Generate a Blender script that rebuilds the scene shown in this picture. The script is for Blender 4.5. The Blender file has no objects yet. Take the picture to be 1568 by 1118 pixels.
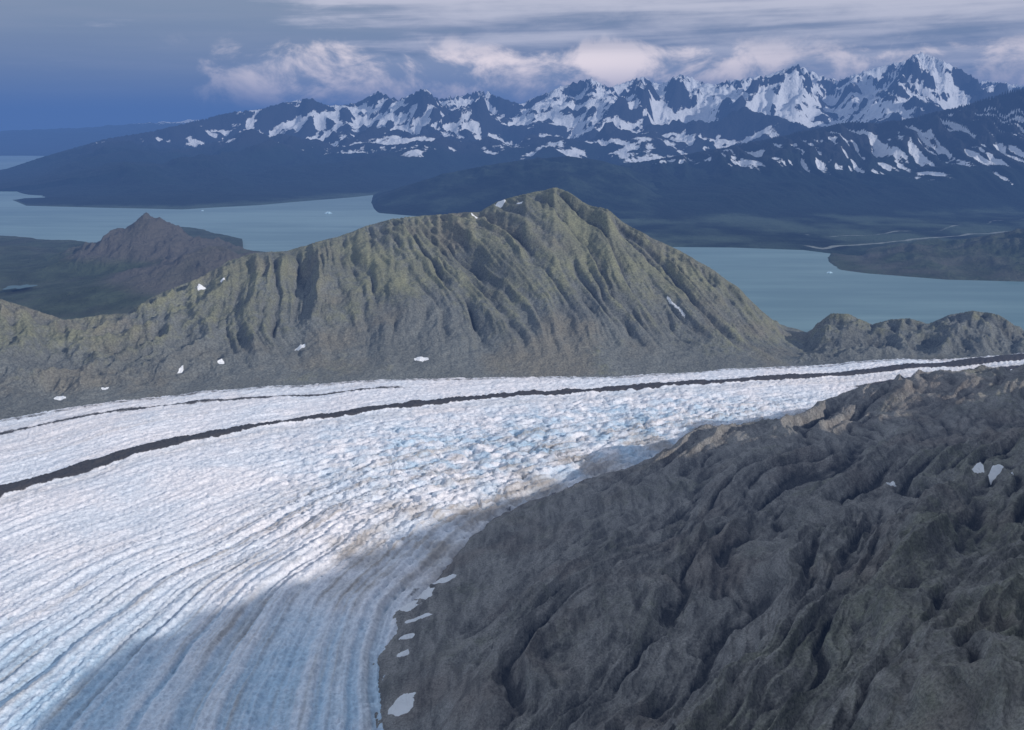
import bpy, math, numpy as np
from mathutils import Vector
sc=bpy.context.scene
F=1539.0; P=math.radians(13.5); CH=12.0
cp,sp=math.cos(P),math.sin(P)
def ray(px,py):
    u=(np.asarray(px,float)-784)/F; v=(559-np.asarray(py,float))/F
    return u,cp+v*sp,-sp+v*cp
def at_z(px,py,z):
    u,dy,dz=ray(px,py); t=(z-CH)/dz
    return u*t,dy*t
def at_D(px,py,D):
    u,dy,dz=ray(px,py); t=D/dy
    return u*t,D,CH+dz*t
# ---------- noise
rng=np.random.RandomState(7)
PERM=rng.permutation(256).astype(np.int32)
GA=rng.rand(256)*2*np.pi; GX=np.cos(GA).astype(np.float32); GY=np.sin(GA).astype(np.float32)
def pn(x,y,s=0):
    x=np.asarray(x,np.float32)+s*17.31; y=np.asarray(y,np.float32)+s*9.73
    x,y=np.broadcast_arrays(x,y)
    xi=np.floor(x).astype(np.int32); yi=np.floor(y).astype(np.int32)
    xf=x-xi; yf=y-yi
    u=xf*xf*xf*(xf*(xf*6-15)+10); v=yf*yf*yf*(yf*(yf*6-15)+10)
    p0=PERM[xi&255]; p1=PERM[(xi+1)&255]
    def g(p,oy,dx,dy):
        h=PERM[(p+yi+oy)&255]; return GX[h]*dx+GY[h]*dy
    a=g(p0,0,xf,yf); b=g(p1,0,xf-1,yf); c=g(p0,1,xf,yf-1); d=g(p1,1,xf-1,yf-1)
    return ((a+(b-a)*u)*(1-v)+(c+(d-c)*u)*v)*1.45
def fbm(x,y,o=5,s=0,gain=.5,lac=2.03):
    r=0;a=1;n=0
    for i in range(o):
        r=r+a*pn(x,y,s+i*3.1); n+=a; a*=gain; x=x*lac; y=y*lac
    return r/n*1.4
def ridged(x,y,o=5,s=0,gain=.5,lac=2.07):
    r=0;a=1;n=0;w=1
    for i in range(o):
        k=(1-np.abs(pn(x,y,s+i*3.7)))**2
        r=r+a*k*w; n+=a; w=np.clip(k*1.5,0,1); a*=gain; x=x*lac; y=y*lac
    return r/n
def sst(x,a,b):
    t=np.clip((x-a)/(b-a),0,1); return t*t*(3-2*t)
def gs(v,s):
    if s<=0: return v
    k=np.arange(-int(3*s)-1,int(3*s)+2); w=np.exp(-.5*(k/s)**2); w/=w.sum()
    return np.convolve(np.pad(v,len(k)//2,mode='edge'),w,'valid')
def blur2(Z,s):
    k=np.arange(-int(2.5*s)-1,int(2.5*s)+2); w=np.exp(-.5*(k/s)**2); w/=w.sum(); h=len(k)//2
    A=np.pad(Z,((h,h),(0,0)),mode='edge'); B=sum(w[i]*A[i:i+Z.shape[0]] for i in range(len(k)))
    A=np.pad(B,((0,0),(h,h)),mode='edge'); return sum(w[i]*A[:,i:i+Z.shape[1]] for i in range(len(k)))
def build(name,X,Y,Z,mat,attrs={}):
    R,C=X.shape; n=R*C
    me=bpy.data.meshes.new(name); me.vertices.add(n)
    me.vertices.foreach_set('co',np.stack([X,Y,Z],-1).astype(np.float32).ravel())
    i=np.arange(n,dtype=np.int32).reshape(R,C)
    q=np.stack([i[:-1,:-1],i[:-1,1:],i[1:,1:],i[1:,:-1]],-1).reshape(-1,4)
    m=len(q); me.loops.add(m*4); me.polygons.add(m)
    me.loops.foreach_set('vertex_index',q.ravel())
    me.polygons.foreach_set('loop_start',np.arange(0,m*4,4,dtype=np.int32))
    me.polygons.foreach_set('use_smooth',np.ones(m,dtype=bool))
    me.update(calc_edges=True)
    for k,v in attrs.items():
        at=me.attributes.new(k,'FLOAT','POINT'); at.data.foreach_set('value',np.broadcast_to(v,X.shape).astype(np.float32).ravel())
    me.materials.append(mat)
    ob=bpy.data.objects.new(name,me); sc.collection.objects.link(ob); return ob
# ---------- node helper
class N:
    def __init__(s,nt): s.t=nt; s.n=nt.nodes; s.l=nt.links
    def set(s,inp,v):
        if isinstance(v,bpy.types.NodeSocket): s.l.new(v,inp)
        elif isinstance(v,(tuple,list)) and inp.type=='RGBA' and len(v)==3: inp.default_value=(*v,1)
        else: inp.default_value=v
    def m(s,op,a,b=None,c=None,clamp=False):
        n=s.n.new('ShaderNodeMath'); n.operation=op; n.use_clamp=clamp
        for i,v in enumerate((a,b,c)):
            if v is not None: s.set(n.inputs[i],v)
        return n.outputs[0]
    def mix(s,f,a,b,mode='MIX'):
        n=s.n.new('ShaderNodeMix'); n.data_type='RGBA'; n.blend_type=mode; n.clamp_factor=True
        s.set(n.inputs[0],f); s.set(n.inputs[6],a); s.set(n.inputs[7],b); return n.outputs[2]
    def mr(s,v,a,b,c=0.,d=1.,smooth=True):
        n=s.n.new('ShaderNodeMapRange'); n.interpolation_type='SMOOTHSTEP' if smooth else 'LINEAR'
        for i,k in enumerate((v,a,b,c,d)): s.set(n.inputs[i],k)
        return n.outputs[0]
    def noise(s,vec,scale,detail=5,rough=.55,dist=0.):
        n=s.n.new('ShaderNodeTexNoise'); s.set(n.inputs['Vector'],vec)
        n.inputs['Scale'].default_value=scale; n.inputs['Detail'].default_value=detail
        n.inputs['Roughness'].default_value=rough; n.inputs['Distortion'].default_value=dist; return n.outputs[0]
    def attr(s,name):
        n=s.n.new('ShaderNodeAttribute'); n.attribute_name=name; return n.outputs['Fac']
    def pos(s):
        return s.n.new('ShaderNodeNewGeometry').outputs['Position']
    def scalev(s,v,sc_,rot=(0,0,0)):
        n=s.n.new('ShaderNodeMapping'); s.set(n.inputs['Vector'],v); n.inputs['Scale'].default_value=sc_; n.inputs['Rotation'].default_value=rot; return n.outputs[0]
    def bump(s,h,dist,strength=1.):
        n=s.n.new('ShaderNodeBump'); s.set(n.inputs['Height'],h); n.inputs['Distance'].default_value=dist; n.inputs['Strength'].default_value=strength; return n.outputs[0]
def newmat(name):
    m=bpy.data.materials.new(name); m.use_nodes=True; k=N(m.node_tree); b=m.node_tree.nodes['Principled BSDF']
    b.inputs['Specular IOR Level'].default_value=.1; b.inputs['Roughness'].default_value=.95
    return m,k,b
# ---------- materials
def rock_mat(name,grey,tan,dark,bs,bd,vs=1.,streak=None,brown=None):
    m,k,b=newmat(name); p=k.pos()
    n1=k.noise(p,.35*vs,3,.6); n2=k.noise(p,2.2*vs,6,.65); n3=k.noise(p,10*vs,4,.7)
    veg=k.attr('veg'); cav=k.attr('cav')
    f=k.mr(k.m('ADD',veg,k.m('MULTIPLY',k.m('SUBTRACT',n2,.5),1.4)),.1,.9)
    c=k.mix(f,grey,tan)
    c=k.mix(k.mr(n1,.35,.65,0.,.45),c,[x*.62 for x in grey])
    if brown: c=k.mix(k.mr(k.noise(p,.16*vs,5,.6),.48,.64,0.,.7),c,brown)
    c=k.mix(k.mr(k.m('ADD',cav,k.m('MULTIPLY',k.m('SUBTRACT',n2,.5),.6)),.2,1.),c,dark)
    c=k.mix(1.,c,k.mix(k.mr(n3,.3,.7),(.68,.68,.68),(1.34,1.34,1.34)),'MULTIPLY')
    bn=k.noise(p,bs,6,.62)
    if streak:
        stk=k.noise(k.scalev(p,(1.,.2,.5),(0,0,streak)),bs*2.2,5,.65,.4)
        bn=k.m('ADD',k.m('MULTIPLY',bn,.6),stk)
        c=k.mix(1.,c,k.mix(k.mr(stk,.32,.62),(.66,.66,.66),(1.25,1.25,1.25)),'MULTIPLY')
    sn=k.attr('snow')
    sf=k.mr(k.m('ADD',sn,k.m('MULTIPLY',k.m('SUBTRACT',n3,.5),.7)),.45,.55)
    c=k.mix(sf,c,(.8,.82,.86))
    k.set(b.inputs['Base Color'],c)
    h=k.m('ADD',bn,k.m('MULTIPLY',n3,.28))
    k.set(b.inputs['Normal'],k.bump(h,bd,1.))
    return m
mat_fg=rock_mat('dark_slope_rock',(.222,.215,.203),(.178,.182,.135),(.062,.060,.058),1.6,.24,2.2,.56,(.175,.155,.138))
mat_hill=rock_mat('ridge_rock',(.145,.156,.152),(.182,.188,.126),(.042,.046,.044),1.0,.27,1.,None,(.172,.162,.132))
def far_mat(name,forest,rock,snowc,vs=1.):
    m,k,b=newmat(name); p=k.pos()
    n1=k.noise(p,.12*vs,5,.65); n2=k.noise(p,.5*vs,6,.7)
    c=k.mix(k.mr(n1,.35,.65),forest,[x*1.7 for x in forest])
    c=k.mix(k.mr(k.m('ADD',k.attr('plain'),k.m('MULTIPLY',k.m('SUBTRACT',n1,.5),1.2)),.3,.9),c,(.058,.084,.066))
    c=k.mix(k.attr('veg'),c,rock)
    c=k.mix(k.mr(k.m('ADD',k.attr('sand'),k.m('MULTIPLY',k.m('SUBTRACT',n2,.5),.8)),.4,.6),c,(.22,.24,.23))
    sf=k.mr(k.m('ADD',k.attr('snow'),k.m('MULTIPLY',k.m('SUBTRACT',n2,.5),1.3)),.44,.56)
    c=k.mix(sf,c,snowc); k.set(b.inputs['Base Color'],c)
    k.set(b.inputs['Normal'],k.bump(n2,1.2,.9)); return m
mat_far=far_mat('distant_mountain',(.006,.012,.012),(.020,.024,.032),(.64,.68,.76))
mat_low=far_mat('lowland_tundra',(.046,.060,.042),(.125,.122,.115),(.6,.6,.6),2.5)
# ice
m,k,b=newmat('glacier_ice'); mat_ice=m; p=k.pos()
n1=k.noise(p,.25,3,.6); n2=k.noise(p,2.5,6,.7); n3=k.noise(p,9,4,.75)
c=k.mix(k.mr(n1,.35,.65),(.84,.82,.85),(.74,.775,.84))
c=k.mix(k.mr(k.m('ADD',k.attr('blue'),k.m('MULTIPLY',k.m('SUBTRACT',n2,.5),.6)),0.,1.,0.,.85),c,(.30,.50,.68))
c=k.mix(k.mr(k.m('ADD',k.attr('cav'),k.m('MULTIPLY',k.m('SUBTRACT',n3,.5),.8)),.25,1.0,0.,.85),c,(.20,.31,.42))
c=k.mix(k.mr(k.m('ADD',k.attr('dirt'),k.m('MULTIPLY',k.m('SUBTRACT',n2,.5),.5)),.15,1.1,0.,.9),c,(.35,.31,.27))
c=k.mix(k.mr(k.m('ADD',k.attr('moraine'),k.m('MULTIPLY',k.m('SUBTRACT',n2,.5),.5)),.4,.6),c,(.06,.056,.054))
c=k.mix(1.,c,k.mix(k.mr(n3,.3,.7),(.78,.79,.82),(1.12,1.12,1.12)),'MULTIPLY')
k.set(b.inputs['Base Color'],c); b.inputs['Roughness'].default_value=.7
h=k.m('ADD',k.noise(k.scalev(p,(1,2,1),(0,0,.35)),5.,4,.7),k.m('MULTIPLY',n3,.6))
k.set(b.inputs['Normal'],k.bump(h,.065,1.))
# water
m,k,b=newmat('lake_water'); mat_water=m; p=k.pos()
n1=k.noise(k.scalev(p,(.6,1.6,1)),.03,4,.6); n2=k.noise(k.scalev(p,(.25,1.6,1),(0,0,.1)),.25,4,.6)
k.set(b.inputs['Base Color'],k.mix(k.mr(k.m('ADD',k.m('MULTIPLY',n1,.6),k.m('MULTIPLY',n2,.4)),.38,.62),(.070,.150,.175),(.135,.235,.255)))
b.inputs['Roughness'].default_value=.4; b.inputs['Specular IOR Level'].default_value=.25
k.set(b.inputs['Normal'],k.bump(k.noise(p,6.,2,.6),.01,.3))
# ---------- water sheet to the horizon
X,Y=np.meshgrid(np.linspace(-5000,5000,41),np.linspace(-2000,7000,41))
build('lake',X,Y,np.full_like(X,-1.),mat_water)

def grid(a0,a1,C,D0,D1,R):
    a=np.linspace(a0,a1,C); D=np.geomspace(D0,D1,R)
    A,DD=np.meshgrid(a,D); return a,D,A,DD,A*DD
def curve_base(pts,z,a):
    xs,Ds=at_z([p[0] for p in pts],[p[1] for p in pts],z); return np.interp(a,xs/Ds,Ds)
def curve_crest(pts,a,jag=0,seed=0):
    q=[at_D(*p) for p in pts]; aa=np.array([x/D for x,D,z in q]); o=np.argsort(aa); aa=aa[o]
    D=np.array([r[1] for r in q])[o]; z=np.array([r[2] for r in q])[o]
    el=(z-CH)/D
    return np.interp(a,aa,D),np.interp(a,aa,z),np.interp(a,aa,el)
def skyfit(Z,DD,T,zb,s,t,lo=.6,hi=1.2,wide=35,it=3):
    w=sst(t,.35,.95)
    msk=(t>lo)&(t<hi)
    for _ in range(it):
        E=np.where(msk,(Z-CH)/DD,-9); j=E.argmax(0); c=np.arange(Z.shape[1])
        f=(CH+T*DD[j,c]-zb)/np.maximum(Z[j,c]-zb,.2)
        f=gs(np.clip(f,.3,2.5),s); fw=gs(f,wide)
        fe=fw[None]+(f-fw)[None]*w
        Z=np.where(Z>zb,zb+(Z-zb)*fe,Z)
    return Z
def slope(Z,DD,A):
    gz=np.gradient(Z); dD=np.gradient(DD,axis=0); dx=np.gradient(A,axis=1)*DD
    return np.hypot(gz[0]/dD,gz[1]/dx)

# ---------- far snow range
a,D,A,DD,X=grid(-.68,.68,1300,150,460,380)
Db=curve_base([(-300,300),(0,300),(40,316),(150,319),(280,322),(400,315),(540,303),(575,299),(700,295),(1568,295),(1900,295)],-1,a)
crest=[(-350,268,240),(-100,268,240),(0,262,245),(60,242,250),(160,213,260),(240,200,280),(300,184,300),(380,168,310),(440,158,330),(475,151,330),(500,160,330),(545,160,330),(580,140,330),(610,152,330),(650,136,330),(670,152,330),(735,140,330),(800,160,330),(860,133,330),(905,121,330),(935,132,330),(985,120,330),(1010,130,330),(1040,114,330),(1095,130,330),(1130,122,330),(1180,115,330),(1222,98,330),(1250,112,330),(1285,125,330),(1340,103,330),(1385,93,330),(1405,80,330),(1440,92,330),(1470,105,330),(1500,126,330),(1568,128,330),(1800,120,330)]
Dc,zc,T=curve_crest(crest,a)
T=T+fbm(a*30,a*0,4,3)*.0022*sst(a,-.45,-.2)
t=(DD-Db)/(gs(Dc,20)-Db)
env=np.interp(t,[-.1,0,.08,.25,.5,.75,1,1.35,1.8],[-.05,0,.03,.20,.44,.66,1,.6,-.1])
wx=fbm(X/50,DD/50,4,11)*18; wy=fbm(X/50,DD/50,4,12)*18
r=ridged((X+wx)/46,(DD+wy)/48,7,5,.50)
r2=ridged((X-wy)/14,(DD+wx)/16,5,9,.52)
zs=gs(zc,30); zs=np.maximum(zs,2.)
Z=-1+(zs+1)*env*(.34+.62*r+.22*r2*sst(t,.1,.4))+.12*sst(t,0,.02)-.1
Z=Z+(r-.5)*3.4*sst(t,.1,.4)*sst(zs,5,12)
pxA=784+F*A
ch=sst(230-pxA,0,60); _,Dn=at_z([100],[306],-1); _,Df=at_z([100],[293],-1)
Z=np.where((pxA<250)&(DD>Dn[0])&(DD<Df[0]),Z-.9*ch,Z)
Z=np.maximum(Z,-1.6)
Z=skyfit(Z,DD,T,0.,2.6,t,.5,1.3)
cav=np.clip((blur2(Z,5)-Z)*.75,-1,1)
sl=slope(Z,DD,A)
sl=.5*sl+.5*blur2(sl,3)
snowline=np.interp(pxA,[0,250,400,600,1000,1568],[8.5,6.5,5.4,4.8,4.0,3.6])+fbm(X/30,DD/30,3,13)*2
sn=(Z-snowline)*.05+cav*.72-np.clip(sl-.5,0,1.5)*.50+.40+fbm(X/7,DD/4,5,31)*.62
sn=sn+.17*sst(Z,9,20)
sn=np.clip(sn,0,1)*sst(Z,snowline-2.0,snowline+1.5)
build('snow_mountain_range',X,DD,Z,mat_far,{'snow':sn,'veg':sst(Z+fbm(X/12,DD/12,3,4)*3,4,9),'sand':0*Z,'plain':.8*sst(-t,-.12,0)})

# ---------- far low hills at left horizon
a,D,A,DD,X=grid(-.75,.0,300,420,760,60)
Dc,zc,T=curve_crest([(-400,198,560),(0,200,560),(120,196,560),(200,190,560),(300,184,560),(420,190,560),(600,185,560),(800,185,560)],a)
t=(DD-420)/140
Z=-1.2+(zc+1.2)*np.exp(-((DD-560)/70)**2)*(.6+.5*ridged(X/60,DD/60,5,2))
Z=skyfit(Z,DD,T+fbm(a*30,a*0,4,8)*.0012,-1,3,t)
build('distant_hills',X,DD,Z,mat_far,{'snow':np.clip((Z-10)*.2,0,.6),'veg':0*Z,'sand':0*Z})

# ---------- right-hand mid range + delta plain
a,D,A,DD,X=grid(-.02,.70,1000,92,270,380)
pxA=784+F*A
Db=curve_base([(700,345),(960,372),(1000,379),(1120,380),(1230,384),(1300,393),(1400,400),(1568,405),(1900,410)],-1,a)
Dm=curve_base([(700,330),(1000,340),(1250,332),(1568,325),(1900,325)],-1,a)
Dc,zc,T=curve_crest([(760,330,185),(840,300,190),(870,284,195),(920,262,198),(960,250,200),(1040,238,200),(1100,227,200),(1200,207,200),(1300,187,200),(1345,188,200),(1400,180,200),(1480,160,200),(1568,134,200),(1900,100,200)],a)
t=(DD-Dm)/(Dc-Dm)
env=np.interp(t,[0,.12,.5,1,1.4,1.8],[0,.06,.42,1,.55,0])
wx=fbm(X/40,DD/40,3,21)*8
r=ridged((X+wx)/24,(DD+wx)/40,6,25,.5); r2=ridged((X+wx+DD*.3)/5.5,DD/26,4,26,.5); r3=ridged((X+.6*wx+DD*.25)/2.6,DD/18,3,27,.5)
Z=-1.3+.45*sst(DD,Db-1,Db+1.5)+.12*fbm(X/8,DD/8,4,6)*sst(DD,Db,Db+6)+(zc+1)*env*(.42+.42*r+.30*r2+.08*r3)
Z=skyfit(Z,DD,T+fbm(a*70,a*0,4,5)*.0012,-.6,2.5,t)
cav=np.clip((blur2(Z,4)-Z)*1.6,-1,1)
snl=np.interp(pxA,[900,1100,1300,1568],[3.5,3.8,2.6,1.4])
sn=.7*cav+.9*(.60-r3)+.6*(.6-r2)+fbm(X/6,DD/9,4,33)*.5+(Z-snl)*.010+.05
sn=np.clip(sn,0,1)*sst(Z,snl-.5,snl+2)
ds=curve_base([(1200,378),(1260,384),(1330,377),(1420,368),(1568,356),(1900,340)],-1,a)
sand=.66*np.exp(-((DD-ds-1.0-fbm(X/5,DD/5,2,34))/.8)**2)*sst(pxA,1200,1260)+.46*np.exp(-((DD-ds-14-fbm(X/12,DD/30,2,3)*8)/.7)**2)*sst(pxA,1150,1300)+.3*ridged(X/8,DD/24,4,35)**3*sst(-t,-.02,.1)
build('forested_mountain',X,DD,Z,mat_far,{'snow':sn,'veg':sst(Z+fbm(X/8,DD/8,3,4)*2,4,9),'sand':sand,'plain':sst(-t,-.15,.02)*(.65+.5*fbm(X/10,DD/20,3,36))})

# ---------- headland in the lake
a,D,A,DD,X=grid(-.16,.30,500,140,210,140)
Db=curve_base([(500,312),(545,316),(560,320),(580,327),(640,332),(900,340),(1250,340)],-1,a)
Dc,zc,T=curve_crest([(500,316,172),(545,316,172),(560,312,172),(580,302,172),(620,285,173),(680,266,175),(740,254,175),(800,245,175),(870,239,175),(920,246,175),(980,262,175),(1060,290,175),(1130,315,175),(1250,330,175)],a)
t=(DD-Db)/(Dc-Db)
env=np.interp(t,[-.3,0,.3,1,2,2.6],[-.25,-.02,.3,1,.4,-.3])
lf=sst(784+F*A,548,585)
Z=-1.02+np.maximum(zc+1,.3)*env*(.65+.45*ridged(X/16+DD/40,DD/22,5,41))*lf-.5*(1-lf)
Z=np.where(lf>.3,skyfit(Z,DD,T+fbm(a*90,a*0,4,15)*.0008,-.9,2.5,t),Z)
build('wooded_headland',X,DD,Z,mat_far,{'snow':0*Z,'veg':0*Z,'sand':0*Z,'plain':.40+0*Z})

# ---------- right peninsula
a,D,A,DD,X=grid(.26,.70,500,82,118,140)
Db=curve_base([(1180,404),(1248,407),(1290,415),(1330,420),(1450,429),(1568,432),(1900,440)],-1,a)
Dc,zc,T=curve_crest([(1150,420,100),(1235,406,100),(1255,400,100),(1300,389,101),(1340,383,101),(1400,373,101),(1480,366,101),(1568,350,101),(1900,335,101)],a)
t=(DD-Db)/(Dc-Db)
env=np.interp(t,[-.3,0,.15,1,1.5,2],[-.8,-.02,.3,1,.5,-.4])
lf=sst(784+F*A,1235,1290)
Z=-1.02+np.maximum(zc+1,.3)*env*(.5+.7*ridged(X/7,DD/7,5,44))*(.15+.85*lf)-.5*(1-lf)+.10*fbm(X/3,DD/3,4,5)*sst(t,0,.2)*lf
Z=np.where(lf>.2,skyfit(Z,DD,T,-.95,2.,t,.5,1.2),Z)
build('peninsula',X,DD,Z,mat_low,{'snow':0*Z,'veg':.2+.7*fbm(X/4,DD/4,4,9),'sand':.45*np.exp(-(t/.06)**2)})

# ---------- left lowland with small peak
a,D,A,DD,X=grid(-.72,.02,900,54,135,420)
Ds=curve_base([(-400,362),(0,364),(60,369),(125,372),(150,378),(215,372),(262,350),(290,350),(330,360),(372,369),(372,376),(330,380),(420,392),(600,430),(800,520)],-1,a)
Z=-1.4+.75*sst(Ds-DD+fbm(X/4,DD/4,3,2)*1.2,-.6,1.)+.5*fbm(X/9,DD/9,5,51)*sst(Ds-DD,0,6)+.25*sst(Ds-DD,4,20)
x0,_,z0=at_D(222,334,92); 
dx=(X-x0); dy=(DD-92)
rr=np.sqrt((dx/np.where(dx<0,9.4,11.0))**2+(dy/9)**2)*(1+.12*fbm(X/3,DD/3,4,60))
cone=np.interp(rr,[0,.06,.16,.32,.62,1,1.4],[1,.97,.83,.60,.30,.06,0])
cone=cone+.22*sst(cone,.03,.3)*(ridged(X/2.8,DD/5,5,61)-.6)
x1,_,z1=at_D(335,385,80)
sh=.45*np.exp(-((X-x1)/6.5)**2-((DD-79)/7)**2)
Z=Z+(z0+.7)*cone*1.03+sh*6.0*(.6+.6*ridged(X/5,DD/5,5,63))
lowsand=.48*np.exp(-((Ds-DD-.3)/.5)**2)+.38*ridged(X/3,DD/9,3,65)**3
build('tundra_lowland',X,DD,Z,mat_low,{'snow':0*Z,'veg':np.clip(sst(cone,.10,.3)+sst(sh,.03,.15)+.45*fbm(X/5,DD/7,4,66),0,1),'sand':lowsand,'plain':0*Z})
m,k,b=newmat('pond_water'); b.inputs['Base Color'].default_value=(.07,.12,.14,1); b.inputs['Roughness'].default_value=.6
px0,py0=at_z(30,443,-.5); zz=float(Z[(abs(X-px0)<2.2)&(abs(DD-py0)<2.6)].max())+.01
nA=48; vs=[(float(px0),float(py0),zz)]
for i in range(nA):
    an=2*math.pi*i/nA; k_=1+.35*math.sin(2*an+1)+.22*math.sin(5*an)
    vs.append((float(px0)+.75*k_*math.cos(an),float(py0)+1.3*k_*math.sin(an),zz))
me=bpy.data.meshes.new('pond'); me.from_pydata(vs,[],[(0,i+1,(i+1)%nA+1) for i in range(nA)]); me.materials.append(m)
sc.collection.objects.link(bpy.data.objects.new('pond',me))

# ---------- middle rocky ridge
a,D,A,DD,X=grid(-.66,.66,1500,40,82,620)
PX=784+F*A*.985
Db=curve_base([(-400,670),(0,640),(100,624),(200,610),(300,602),(540,586),(760,580),(930,580),(1000,573),(1100,566),(1200,560),(1400,550),(1568,545),(1900,535)],0,a)
crest=[(-300,450,53),(0,458,53),(40,470,53),(100,490,53),(160,482,54),(195,480,54),(230,456,56),(262,442,57),(300,428,58),(350,400,59),(385,388,60),(440,384,61),(480,372,61),(520,362,62),(560,346,63),(600,335,63),(650,330,64),(700,326,64),(735,324,65),(760,309,65),(800,298,65),(850,287,65),(870,293,65),(900,314,65),(930,320,64),(955,341,64),(1000,365,63),(1050,388,62),(1090,412,61),(1130,440,60),(1165,475,59),(1190,494,58.5),(1205,508,58),(1235,516,57),(1252,496,57),(1272,480,57),(1300,481,57),(1335,497,57),(1360,490,57),(1392,487,57),(1420,496,57),(1455,482,57),(1490,476,57),(1530,482,57),(1568,508,57),(1900,500,57)]
Dc,zc,T=curve_crest(crest,a)
T=T+fbm(a*90,a*0,4,77)*.0009
zs=gs(zc,8); Dcs=gs(Dc,14)
t=(DD-Db)/(Dcs-Db)
prof=np.interp(t,[-.15,0,.12,.3,.6,.85,1,1.25,1.7],[-.35,-.02,.08,.25,.60,.90,1,.35,-1.2])
prof=(prof+blur2(prof,8))/2
tc=np.clip(1-t,-.3,1.2)
q=PX.copy()
for _ in range(6):
    q=PX-np.interp(q,[0,250,400,500,620,760,860,960,1100,1300,1568],[-90,-60,10,80,170,250,300,290,190,60,30])*tc
q=q+fbm(X/7,DD/9,4,71)*24
g1=ridged(q/70,tc*.8+3,2,72,.5)
g2=1-ridged(q/35,tc*1.0+7,2,73,.5)
g3=1-ridged(q/15,tc*2.0,3,74,.55)
var=.60+.62*sst(fbm(X/7,DD/7,3,78),-.45,.5)
am=np.clip(zs/6,.2,1.1)*sst(t,.04,.40)*(1-.5*sst(t,.85,1.05))*var
blk=ridged(X/2.6,DD/3.2,5,75,.5)
leftm=sst(430-PX,0,200)
rightm=sst(PX,1190,1260)
dirm=(1-leftm*.6)*(1-.8*rightm)
Z=np.where(prof>0,zs,2.5)*prof+am*dirm*(1.05*(g1-.55)+.92*(g2-.45)+.34*(g3-.5))
Z=Z+(blk-.5)*(.24+.9*leftm+.9*rightm)*sst(t,.0,.25)*sst(-t,-1.3,-1.)+.06*fbm(X*2.2,DD*2.2,4,76)*sst(t,-.05,.1)
Z=skyfit(Z,DD,T,-.4,1.5,t,.6,1.12,30)
def visible(px,py,X,DD,Z):
    den=DD*cp-(Z-CH)*sp
    ppx=784+F*X/den; ppy=559-F*((Z-CH)*cp+DD*sp)/den
    d=(ppx-px)**2+(ppy-py)**2
    m_=d<9
    if not m_.any(): i=d.argmin()
    else: i=np.where(m_,DD,1e9).argmin()
    return X.flat[i],DD.flat[i]
def patches(L,X,DD,Z,k_=1.):
    s=np.zeros_like(Z)
    for px,py,lx,ly,rot in L:
        lx*=k_; ly*=k_
        x,y=visible(px,py,X,DD,Z); c_,s_=math.cos(rot),math.sin(rot)
        m_=(abs(X-x)<4)&(abs(DD-y)<6)
        dx=X[m_]-x; dy=DD[m_]-y; u=dx*c_+dy*s_; v=-dx*s_+dy*c_
        e=(u/lx)**2+(v/ly)**2+fbm(X[m_]*2.,DD[m_]*1.5,3,int(px))*1.1
        s[m_]=np.maximum(s[m_],sst(-e,-1.3,-.5))
    return s
snow=patches([(459,529,.6,.5,0),(645,547,.9,.4,-.4),(1045,477,.10,.9,.4),(1035,466,.10,.9,.4),(1026,457,.09,.7,.4),(765,311,.7,.7,0),(795,308,.5,.5,0),(729,330,.4,.5,0),(310,437,.5,.5,0),(340,425,.3,.6,0),(277,567,.3,.6,0),(340,552,.3,.35,0),(163,592,.4,.35,0),(95,607,.5,.3,0)],X,DD,Z,.52)
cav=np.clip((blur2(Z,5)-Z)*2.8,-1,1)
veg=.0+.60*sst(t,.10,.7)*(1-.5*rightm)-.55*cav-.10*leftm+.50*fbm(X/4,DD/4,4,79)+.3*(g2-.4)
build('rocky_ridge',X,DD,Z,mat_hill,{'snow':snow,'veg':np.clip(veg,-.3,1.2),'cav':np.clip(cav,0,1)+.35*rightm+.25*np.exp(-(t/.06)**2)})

# ---------- glacier
a,D,A,DD,X=grid(-.85,.75,1250,9,62,900)
def poly(pts,z=0):
    xs,Ds=at_z([p[0] for p in pts],[p[1] for p in pts],z); return np.stack([xs,Ds],1)
def pdist(X,Y,pl):
    best=np.full(X.shape,1e9); 
    for (x0,y0),(x1,y1) in zip(pl[:-1],pl[1:]):
        ex,ey=x1-x0,y1-y0; tt=np.clip(((X-x0)*ex+(Y-y0)*ey)/(ex*ex+ey*ey),0,1)
        best=np.minimum(best,(X-x0-tt*ex)**2+(Y-y0-tt*ey)**2)
    return np.sqrt(best)
moP=[(-500,900),(-200,815),(0,756),(100,727),(180,703),(250,683),(330,665),(400,653),(500,637),(650,620),(800,607),(950,598),(1100,588),(1250,576),(1400,564),(1568,549),(1900,530)]
mo=poly(moP); moD=gs(np.interp(a,mo[:,0]/mo[:,1],mo[:,1]),15)
mo2=np.stack([a*moD,moD],1)[::12]
edge=np.vstack([[[-6,-6],[-4,4],[-2.6,12]],poly([(600,1118),(588,1040),(588,985),(606,925),(658,880),(708,822),(766,777),(850,745),(930,720),(1000,700),(1150,660),(1300,625),(1568,590),(1900,560)])])
dA=pdist(X,DD,mo2); dB=pdist(X,DD,edge)
inside=X>np.interp(DD,edge[:,1],edge[:,0])
side=DD>moD
s=np.where(side,-dA/(dA+8),dA/(dA+dB+.01))
s=np.where(inside,1.,s)
sg=np.where(side,-dA,dA)
wv=fbm(X/6,DD/6,3,81)
hw=np.interp(784+F*a,[0,300,800,1300,1568],[.62,.40,.30,.36,.55])*(1+.45*fbm(a*30,a*0,4,80))
mor=np.exp(-((sg+.10*fbm(X/1.0,DD/1.0,4,82))/hw)**4)
px_=784+F*A
mor2=.85*np.exp(-((sg-1.7-.5*wv)/.35)**2)*sst(px_,1230,1400)
fm=curve_base([(-400,670),(0,645),(100,628),(300,604),(540,588),(760,582),(930,582),(1100,568),(1568,547),(1900,537)],0,a)
dm=fm-DD
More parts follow.
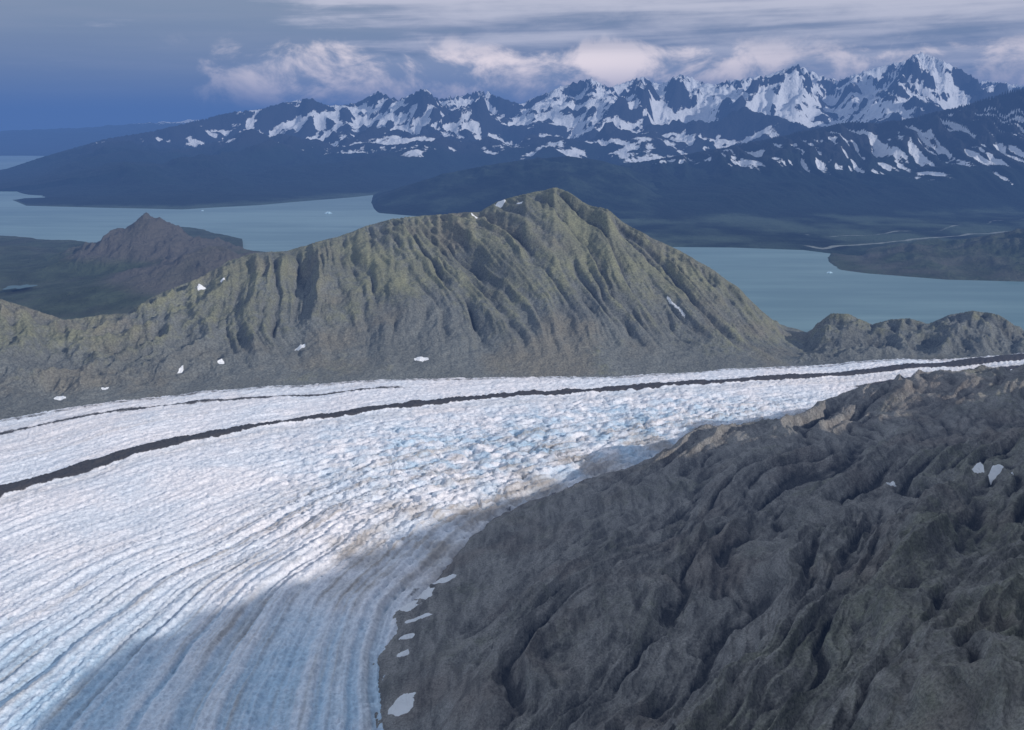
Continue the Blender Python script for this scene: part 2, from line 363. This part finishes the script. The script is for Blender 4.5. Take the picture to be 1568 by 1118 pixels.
mor3=(.62*np.exp(-((dm-1.25-.2*wv)/.32)**2))*sst(800-px_,0,250)+.5*np.exp(-((dm+.2)/.5)**2)
mor4=.52*np.exp(-((dB)/.16)**2)*sst(fbm(X/.8,DD/.8,3,96),-.2,.4)*sst(DD,10,12)
band=fbm(s*40+wv*.35,A*1.4,4,83); band2=fbm(s*130+wv,A*2,3,95)
bn=np.clip(band,0,1); b2=np.clip(band2,0,1)
curv=sst(s,.35,.55)*(1-sst(s,.92,1.))
mott=sst(fbm(X/2.2,DD/2.2,5,84),-.4,.5)
dirt=(.34*bn+.22*b2)+(.44*bn+.36*b2+.10)*curv*sst(DD,15,20)*(.5+.7*mott)+.50*sst(s,.62,.92)*mott*sst(DD,21,26)+.30*np.exp(-((sg-.9)/.7)**2)+.22*sst(-sg,1,5)+.22*np.exp(-(dB/.7)**2)
dirt=np.clip(dirt+.07,0,1)
wx=fbm(X/1.4,DD/1.4,3,85)*.5
th=.30
u=X*math.cos(th)+DD*math.sin(th); v=-X*math.sin(th)+DD*math.cos(th)
c1=ridged((u+wx)/1.1,(v+wx)/.5,3,86,.6)
c2=ridged((u*.8+v*.5+wx)/.36,(v-u*.3-wx)/.7,3,87,.6)
c3=ridged(u/.17,v/.19,2,88,.6)
cr=ridged(s*22+wv*.4,(X*.9-DD*.25+wx*.6)/.33,3,97,.55)
rib=ridged(s*34+wv*.3,dB*.12+X*.08,3,94,.55)
bendm=sst(s,.30,.6)
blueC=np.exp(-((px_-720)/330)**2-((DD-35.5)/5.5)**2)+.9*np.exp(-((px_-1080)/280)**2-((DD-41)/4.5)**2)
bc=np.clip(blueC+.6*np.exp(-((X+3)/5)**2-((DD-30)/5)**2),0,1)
H=(.020+.15*bc)*(1.3*(.62-c1)+.9*(.6-c2))+.045*(.6-c3)*(1-.4*bc)-.15*bendm*(rib-.5)*(1-.6*bc)+.055*(.6-cr)*(1-.5*bc)
rip=fbm(s*70,A*4,3,91)*.055
Z=.25*fbm(X/9,DD/9,3,90)+H+rip+.10*mor-.20*sst(-dB,-1.2,0)-2.5*sst(-dm,.3,3)-np.where(inside,2.0*sst(dB,.0,1.2),0)
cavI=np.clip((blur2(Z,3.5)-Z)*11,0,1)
blue=np.clip(.46*blueC*(.2+1.3*sst(fbm(X/.9,DD/.7,5,92),-.4,.5))+.18*sst(fbm(X/3,DD/8,4,93),.0,.7)+.75*sst(s,.2,.6)*sst(-DD,-28,-19)*(.6+.4*sst(rib,.3,.7)),0,1)  # blue ice, plus a last term painting bluish shadow tone into the near ice
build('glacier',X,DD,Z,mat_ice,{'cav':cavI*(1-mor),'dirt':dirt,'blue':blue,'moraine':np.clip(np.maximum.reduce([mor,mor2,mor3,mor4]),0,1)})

# ---------- near dark slope
ctrl=[]
def cz(px,py,z):
    x,y=at_z(px,py,z); ctrl.append((float(x),float(y),z))
def cD(px,py,D):
    x,y,z=at_D(px,py,D); ctrl.append((float(x),float(y),float(z)-.12))
for x,y in edge[:13]: ctrl.append((x,y,-.24))
for x,y in [(-12,-6),(-8,4),(-6,12),(-5.5,18),(-6,23),(-4,28),(-1,33)]: ctrl.append((x,y,-2.))
for p_ in [(930,722,33.2),(1000,697,33),(1050,668,33),(1090,650,33),(1140,640,33.5),(1180,628,34),(1240,629,34),(1285,620,34),(1310,596,35),(1400,583,36),(1480,574,37),(1568,563,38),(1800,550,39)]:
    cD(*p_); x,y,z=ctrl[-1]; ctrl.append((x*1.12,y+4.5,min(z-2.6,-1.0+z*.15)))
    ctrl.append((x*1.2,y+9,-2.2))
for p_ in [(700,1000,.35),(700,930,.2),(700,1118,.7),(800,860,.45),(800,1000,1.1),(900,1000,1.8),(900,1118,2.5),(900,850,1.0),(1000,780,1.1),(1100,1118,3.9),(1100,900,2.5),(1100,750,1.8),(1300,1118,5.1),(1300,900,3.7),(1300,740,2.9),(1500,1118,6.2),(1500,900,5.2),(1500,740,4.3),(1568,645,3.4),(800,1118,1.7)]: cz(*p_)
ctrl+= [(0,5,3.2),(0,-6,4.5),(5,3,6.5),(-4,-14,4)]
for kk,z in [(-28,10.2),(-14,11.0),(-5,11.2),(4,11.0),(10,10.3),(16,9.3),(24,7.8),(34,6.5),(46,4)]:
    x,y=17+.6*kk,5.5+.8*kk; ctrl.append((x,y,z)); ctrl.append((x+9,y-7,z-5)); ctrl.append((x+22,y-17,1.))
ctrl=np.array(ctrl); c0=1.2
def K(r2): return np.sqrt(r2+c0*c0)
M=K((ctrl[:,None,0]-ctrl[None,:,0])**2+(ctrl[:,None,1]-ctrl[None,:,1])**2)
n=len(ctrl); MM=np.zeros((n+1,n+1)); MM[:n,:n]=M; MM[n,:n]=1; MM[:n,n]=1
w=np.linalg.solve(MM,np.append(ctrl[:,2],0))
xs=np.concatenate([np.linspace(-14,-5,20,endpoint=False),np.arange(-5,11,.024),np.arange(11,22,.036),np.linspace(22,55,70)])
ys=np.concatenate([np.linspace(-35,6.5,80,endpoint=False),np.geomspace(6.5,42,950),np.linspace(42.5,56,20)])
X,Y=np.meshgrid(xs,ys); X=X.astype(np.float32); Y=Y.astype(np.float32)
Z=np.full(X.shape,w[n],np.float32)
for i in range(n): Z+=np.float32(w[i])*np.sqrt((X-np.float32(ctrl[i,0]))**2+(Y-np.float32(ctrl[i,1]))**2+np.float32(c0*c0))
base=Z.copy()
wq=fbm(X/6,Y/6,3,101)*1.4+.10*fbm(X*1.3,Y*1.3,3,109)
q=X*.85-Y*.52+wq; l=X*.52+Y*.85
up=sst(base,-.1,1.8)*(1-.50*sst(Y,20,30))
g0=ridged(q/4.5,l/16,2,110)
g1=ridged(q/2.3,l/14,2,102); g2=1-ridged(q/1.15+.3*wq,l/8,2,103,.5); g3=ridged(q/.42,l/5.5,4,104,.6)
bl=ridged(X/1.5,Y/1.8,6,105,.55)
Z=Z+up*(.8*(g0-.6)+.95*(g1-.62)+.66*(g2-.45)+.28*(g3-.5))+(bl-.5)*(.15+.07*up)+.022*fbm(X*4,Y*4,4,106)+.10*fbm(X/1.2,Y/1.2,3,108)
sn=patches([(1520,722,.30,.5,.3),(1500,716,.12,.3,0),(1366,738,.14,.22,0),(645,905,.42,.7,.3),(628,922,.42,.45,0),(675,887,.6,.18,.1),(642,943,.36,.14,0),(620,972,.2,.14,0),(616,1078,.36,.42,.2),(618,998,.18,.12,0)],X[80:],Y[80:],Z[80:],.9)
sn=np.vstack([np.zeros((80,X.shape[1])),sn])
cav=np.clip((blur2(Z,5)-Z)*7,0,1); cavL=np.clip((blur2(Z[::4,::4],5)-Z[::4,::4])*3,-1,1)  # hollow masks; they darken the gullies in colour, as painted shade
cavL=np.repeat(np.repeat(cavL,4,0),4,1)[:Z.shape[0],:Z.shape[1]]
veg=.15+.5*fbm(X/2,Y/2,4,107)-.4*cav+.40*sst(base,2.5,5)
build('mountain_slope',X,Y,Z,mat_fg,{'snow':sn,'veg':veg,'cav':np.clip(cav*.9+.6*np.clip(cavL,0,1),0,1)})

# ---------- icebergs
def blob(name,cx,cy,cz_,rx,ry,h,mat,seed):
    r=np.random.RandomState(seed); nA=18; vs=[];fs=[]
    rad=[1+.35*math.sin(i*1.7+seed)+.2*r.rand() for i in range(nA)]
    for ring,(sc_,hh) in enumerate([(1,-.15),(.9,.25),(.55,.8),(.2,1.)]):
        for i in range(nA):
            an=2*math.pi*i/nA; k_=rad[i]*sc_
            vs.append((cx+rx*k_*math.cos(an),cy+ry*k_*math.sin(an),cz_+h*hh*(1+.4*(r.rand()-.5))))
    for ring in range(3):
        for i in range(nA):
            j=(i+1)%nA; fs.append((ring*nA+i,ring*nA+j,(ring+1)*nA+j,(ring+1)*nA+i))
    fs.append(tuple(3*nA+i for i in range(nA)))
    me=bpy.data.meshes.new(name); me.from_pydata(vs,[],fs); me.materials.append(mat)
    o=bpy.data.objects.new(name,me); sc.collection.objects.link(o)
m,k,b=newmat('iceberg_ice'); b.inputs['Base Color'].default_value=(.35,.5,.6,1); mat_berg=m
for i,(px,py,s_) in enumerate([(503,327,.5),(1270,418,.22),(310,323,.2)]):
    x,y=at_z(px,py,-1); blob('iceberg',float(x),float(y),-1,s_,s_*.8,s_*.5,mat_berg,i+3)
# ---------- haze
haze=(.078,.165,.405); sig=1/355
bpy.ops.mesh.primitive_cube_add(size=1,location=(0,1200,14)); hz=bpy.context.object; hz.name='atmospheric_haze'; hz.scale=(4000,3600,42)
m=bpy.data.materials.new('haze_air'); m.use_nodes=True; nt=m.node_tree; nt.nodes.clear()
o=nt.nodes.new('ShaderNodeOutputMaterial'); ad=nt.nodes.new('ShaderNodeAddShader'); va=nt.nodes.new('ShaderNodeVolumeAbsorption'); em=nt.nodes.new('ShaderNodeEmission')
va.inputs['Color'].default_value=(0,0,0,1); va.inputs['Density'].default_value=sig
em.inputs['Color'].default_value=(*haze,1); em.inputs['Strength'].default_value=sig
nt.links.new(va.outputs[0],ad.inputs[0]); nt.links.new(em.outputs[0],ad.inputs[1]); nt.links.new(ad.outputs[0],o.inputs['Volume'])
hz.data.materials.append(m)

# ---------- sun, sky
el=math.radians(22); ts=Vector((.8*math.cos(el),-.6*math.cos(el),math.sin(el)))
sd=bpy.data.lights.new('sun','SUN'); sd.energy=5.0; sd.angle=math.radians(.6); sd.color=(1,.93,.86)
so=bpy.data.objects.new('sun',sd); sc.collection.objects.link(so); so.rotation_euler=ts.to_track_quat('Z','Y').to_euler()
wd=bpy.data.worlds.new('World'); sc.world=wd; wd.use_nodes=True; nt=wd.node_tree; k=N(nt)
bg=nt.nodes['Background']; SB=.13; bg.inputs['Strength'].default_value=SB
sky=nt.nodes.new('ShaderNodeTexSky'); sky.sky_type='NISHITA'; sky.sun_disc=False; sky.sun_elevation=el; sky.sun_rotation=math.atan2(.8,-.6)
tc=nt.nodes.new('ShaderNodeTexCoord'); sx=nt.nodes.new('ShaderNodeSeparateXYZ'); nt.links.new(tc.outputs['Generated'],sx.inputs[0])
x_,y_,z_=sx.outputs
az=k.m('ARCTAN2',x_,y_); 
G=1/SB
def C(r,g,b_,s=1.): return (r*G*s,g*G*s,b_*G*s)
def cv(sa,se,off=0.,sk=0.):
    n=nt.nodes.new('ShaderNodeCombineXYZ'); k.set(n.inputs[0],k.m('MULTIPLY',az,sa)); k.set(n.inputs[1],k.m('MULTIPLY',k.m('SUBTRACT',z_,k.m('MULTIPLY',az,sk)),se)); n.inputs[2].default_value=off; return n.outputs[0]
soft=k.noise(cv(3,40,9.,.02),1.,5,.55,.3)
base=k.mix(k.mr(k.m('ADD',z_,k.m('MULTIPLY',k.m('SUBTRACT',soft,.5),.12)),.0,.11),C(.27,.32,.40),C(.32,.38,.44))
base=k.mix(k.mr(soft,.40,.68,0.,.35),base,C(.42,.44,.50))
st=k.noise(cv(4,85,1.,.03),1.,5,.5,.3); st2=k.noise(cv(14,60,4.),1.,6,.62,.3)
stm=k.m('ADD',k.m('MULTIPLY',st,.65),k.m('MULTIPLY',st2,.35))
rm=k.mr(k.m('ADD',az,k.m('MULTIPLY',z_,1.5)),-.18,.14)
cover=k.mr(k.m('ADD',stm,k.m('MULTIPLY',rm,.42)),.60,.84)
cover=k.m('MULTIPLY',cover,k.mr(z_,.015,.045))
ccol=k.mix(k.mr(k.m('ADD',stm,k.m('MULTIPLY',z_,2.2)),.48,.85),C(.25,.30,.39),C(.80,.78,.83))
c=k.mix(cover,base,ccol)
# cumulus bank over the range: large billows broken up by finer ones
pf=k.noise(cv(16,24,7.),1.,8,.60,.35); pf2=k.noise(cv(7,9,2.),1.,2,.5)
win=k.m('MULTIPLY',k.mr(az,-.34,-.20),k.mr(az,.06,.30,1.,.6))
elw=k.m('MULTIPLY',k.mr(z_,.0,.010),k.mr(z_,.052,.088,1.,0.))
pm=k.mr(k.m('ADD',k.m('ADD',pf,k.m('MULTIPLY',k.m('SUBTRACT',pf2,.5),.5)),k.m('MULTIPLY',k.m('MULTIPLY',win,elw),.40)),.56,.74)
pm=k.m('MULTIPLY',k.m('MULTIPLY',pm,elw),win)
pcol=k.mix(k.mr(k.m('ADD',pf,k.m('MULTIPLY',z_,2.4)),.50,.74),C(.46,.50,.58),C(2.1,1.75,1.55))
c=k.mix(pm,c,pcol)
ovn=k.noise(tc.outputs['Generated'],2.2,5,.55)
anti=k.m('ADD',k.m('MULTIPLY',x_,-.8),k.m('MULTIPLY',y_,.45))
ovb=k.mr(anti,-1.,1.,.35,1.9,False)  # unseen overhead cloud added as fill light, brighter opposite the sun
ovc=k.mix(1.,C(.64,.70,.78),k.mix(0.,ovb,ovb),'MULTIPLY')
upc=k.mix(k.mr(ovn,.38,.55,.15,.9),sky.outputs[0],ovc)
c=k.mix(k.mr(z_,.13,.30),c,upc)
k.set(bg.inputs['Color'],c)

cam=bpy.data.cameras.new('camera'); co=bpy.data.objects.new('camera',cam); sc.collection.objects.link(co)
co.location=(0,0,CH); co.rotation_euler=(math.radians(76.5),0,0); cam.sensor_width=36; cam.lens=18/(784/F); cam.clip_start=.05; cam.clip_end=20000
sc.camera=co
sc.view_settings.view_transform='Standard'; sc.view_settings.look='None'; sc.view_settings.exposure=0
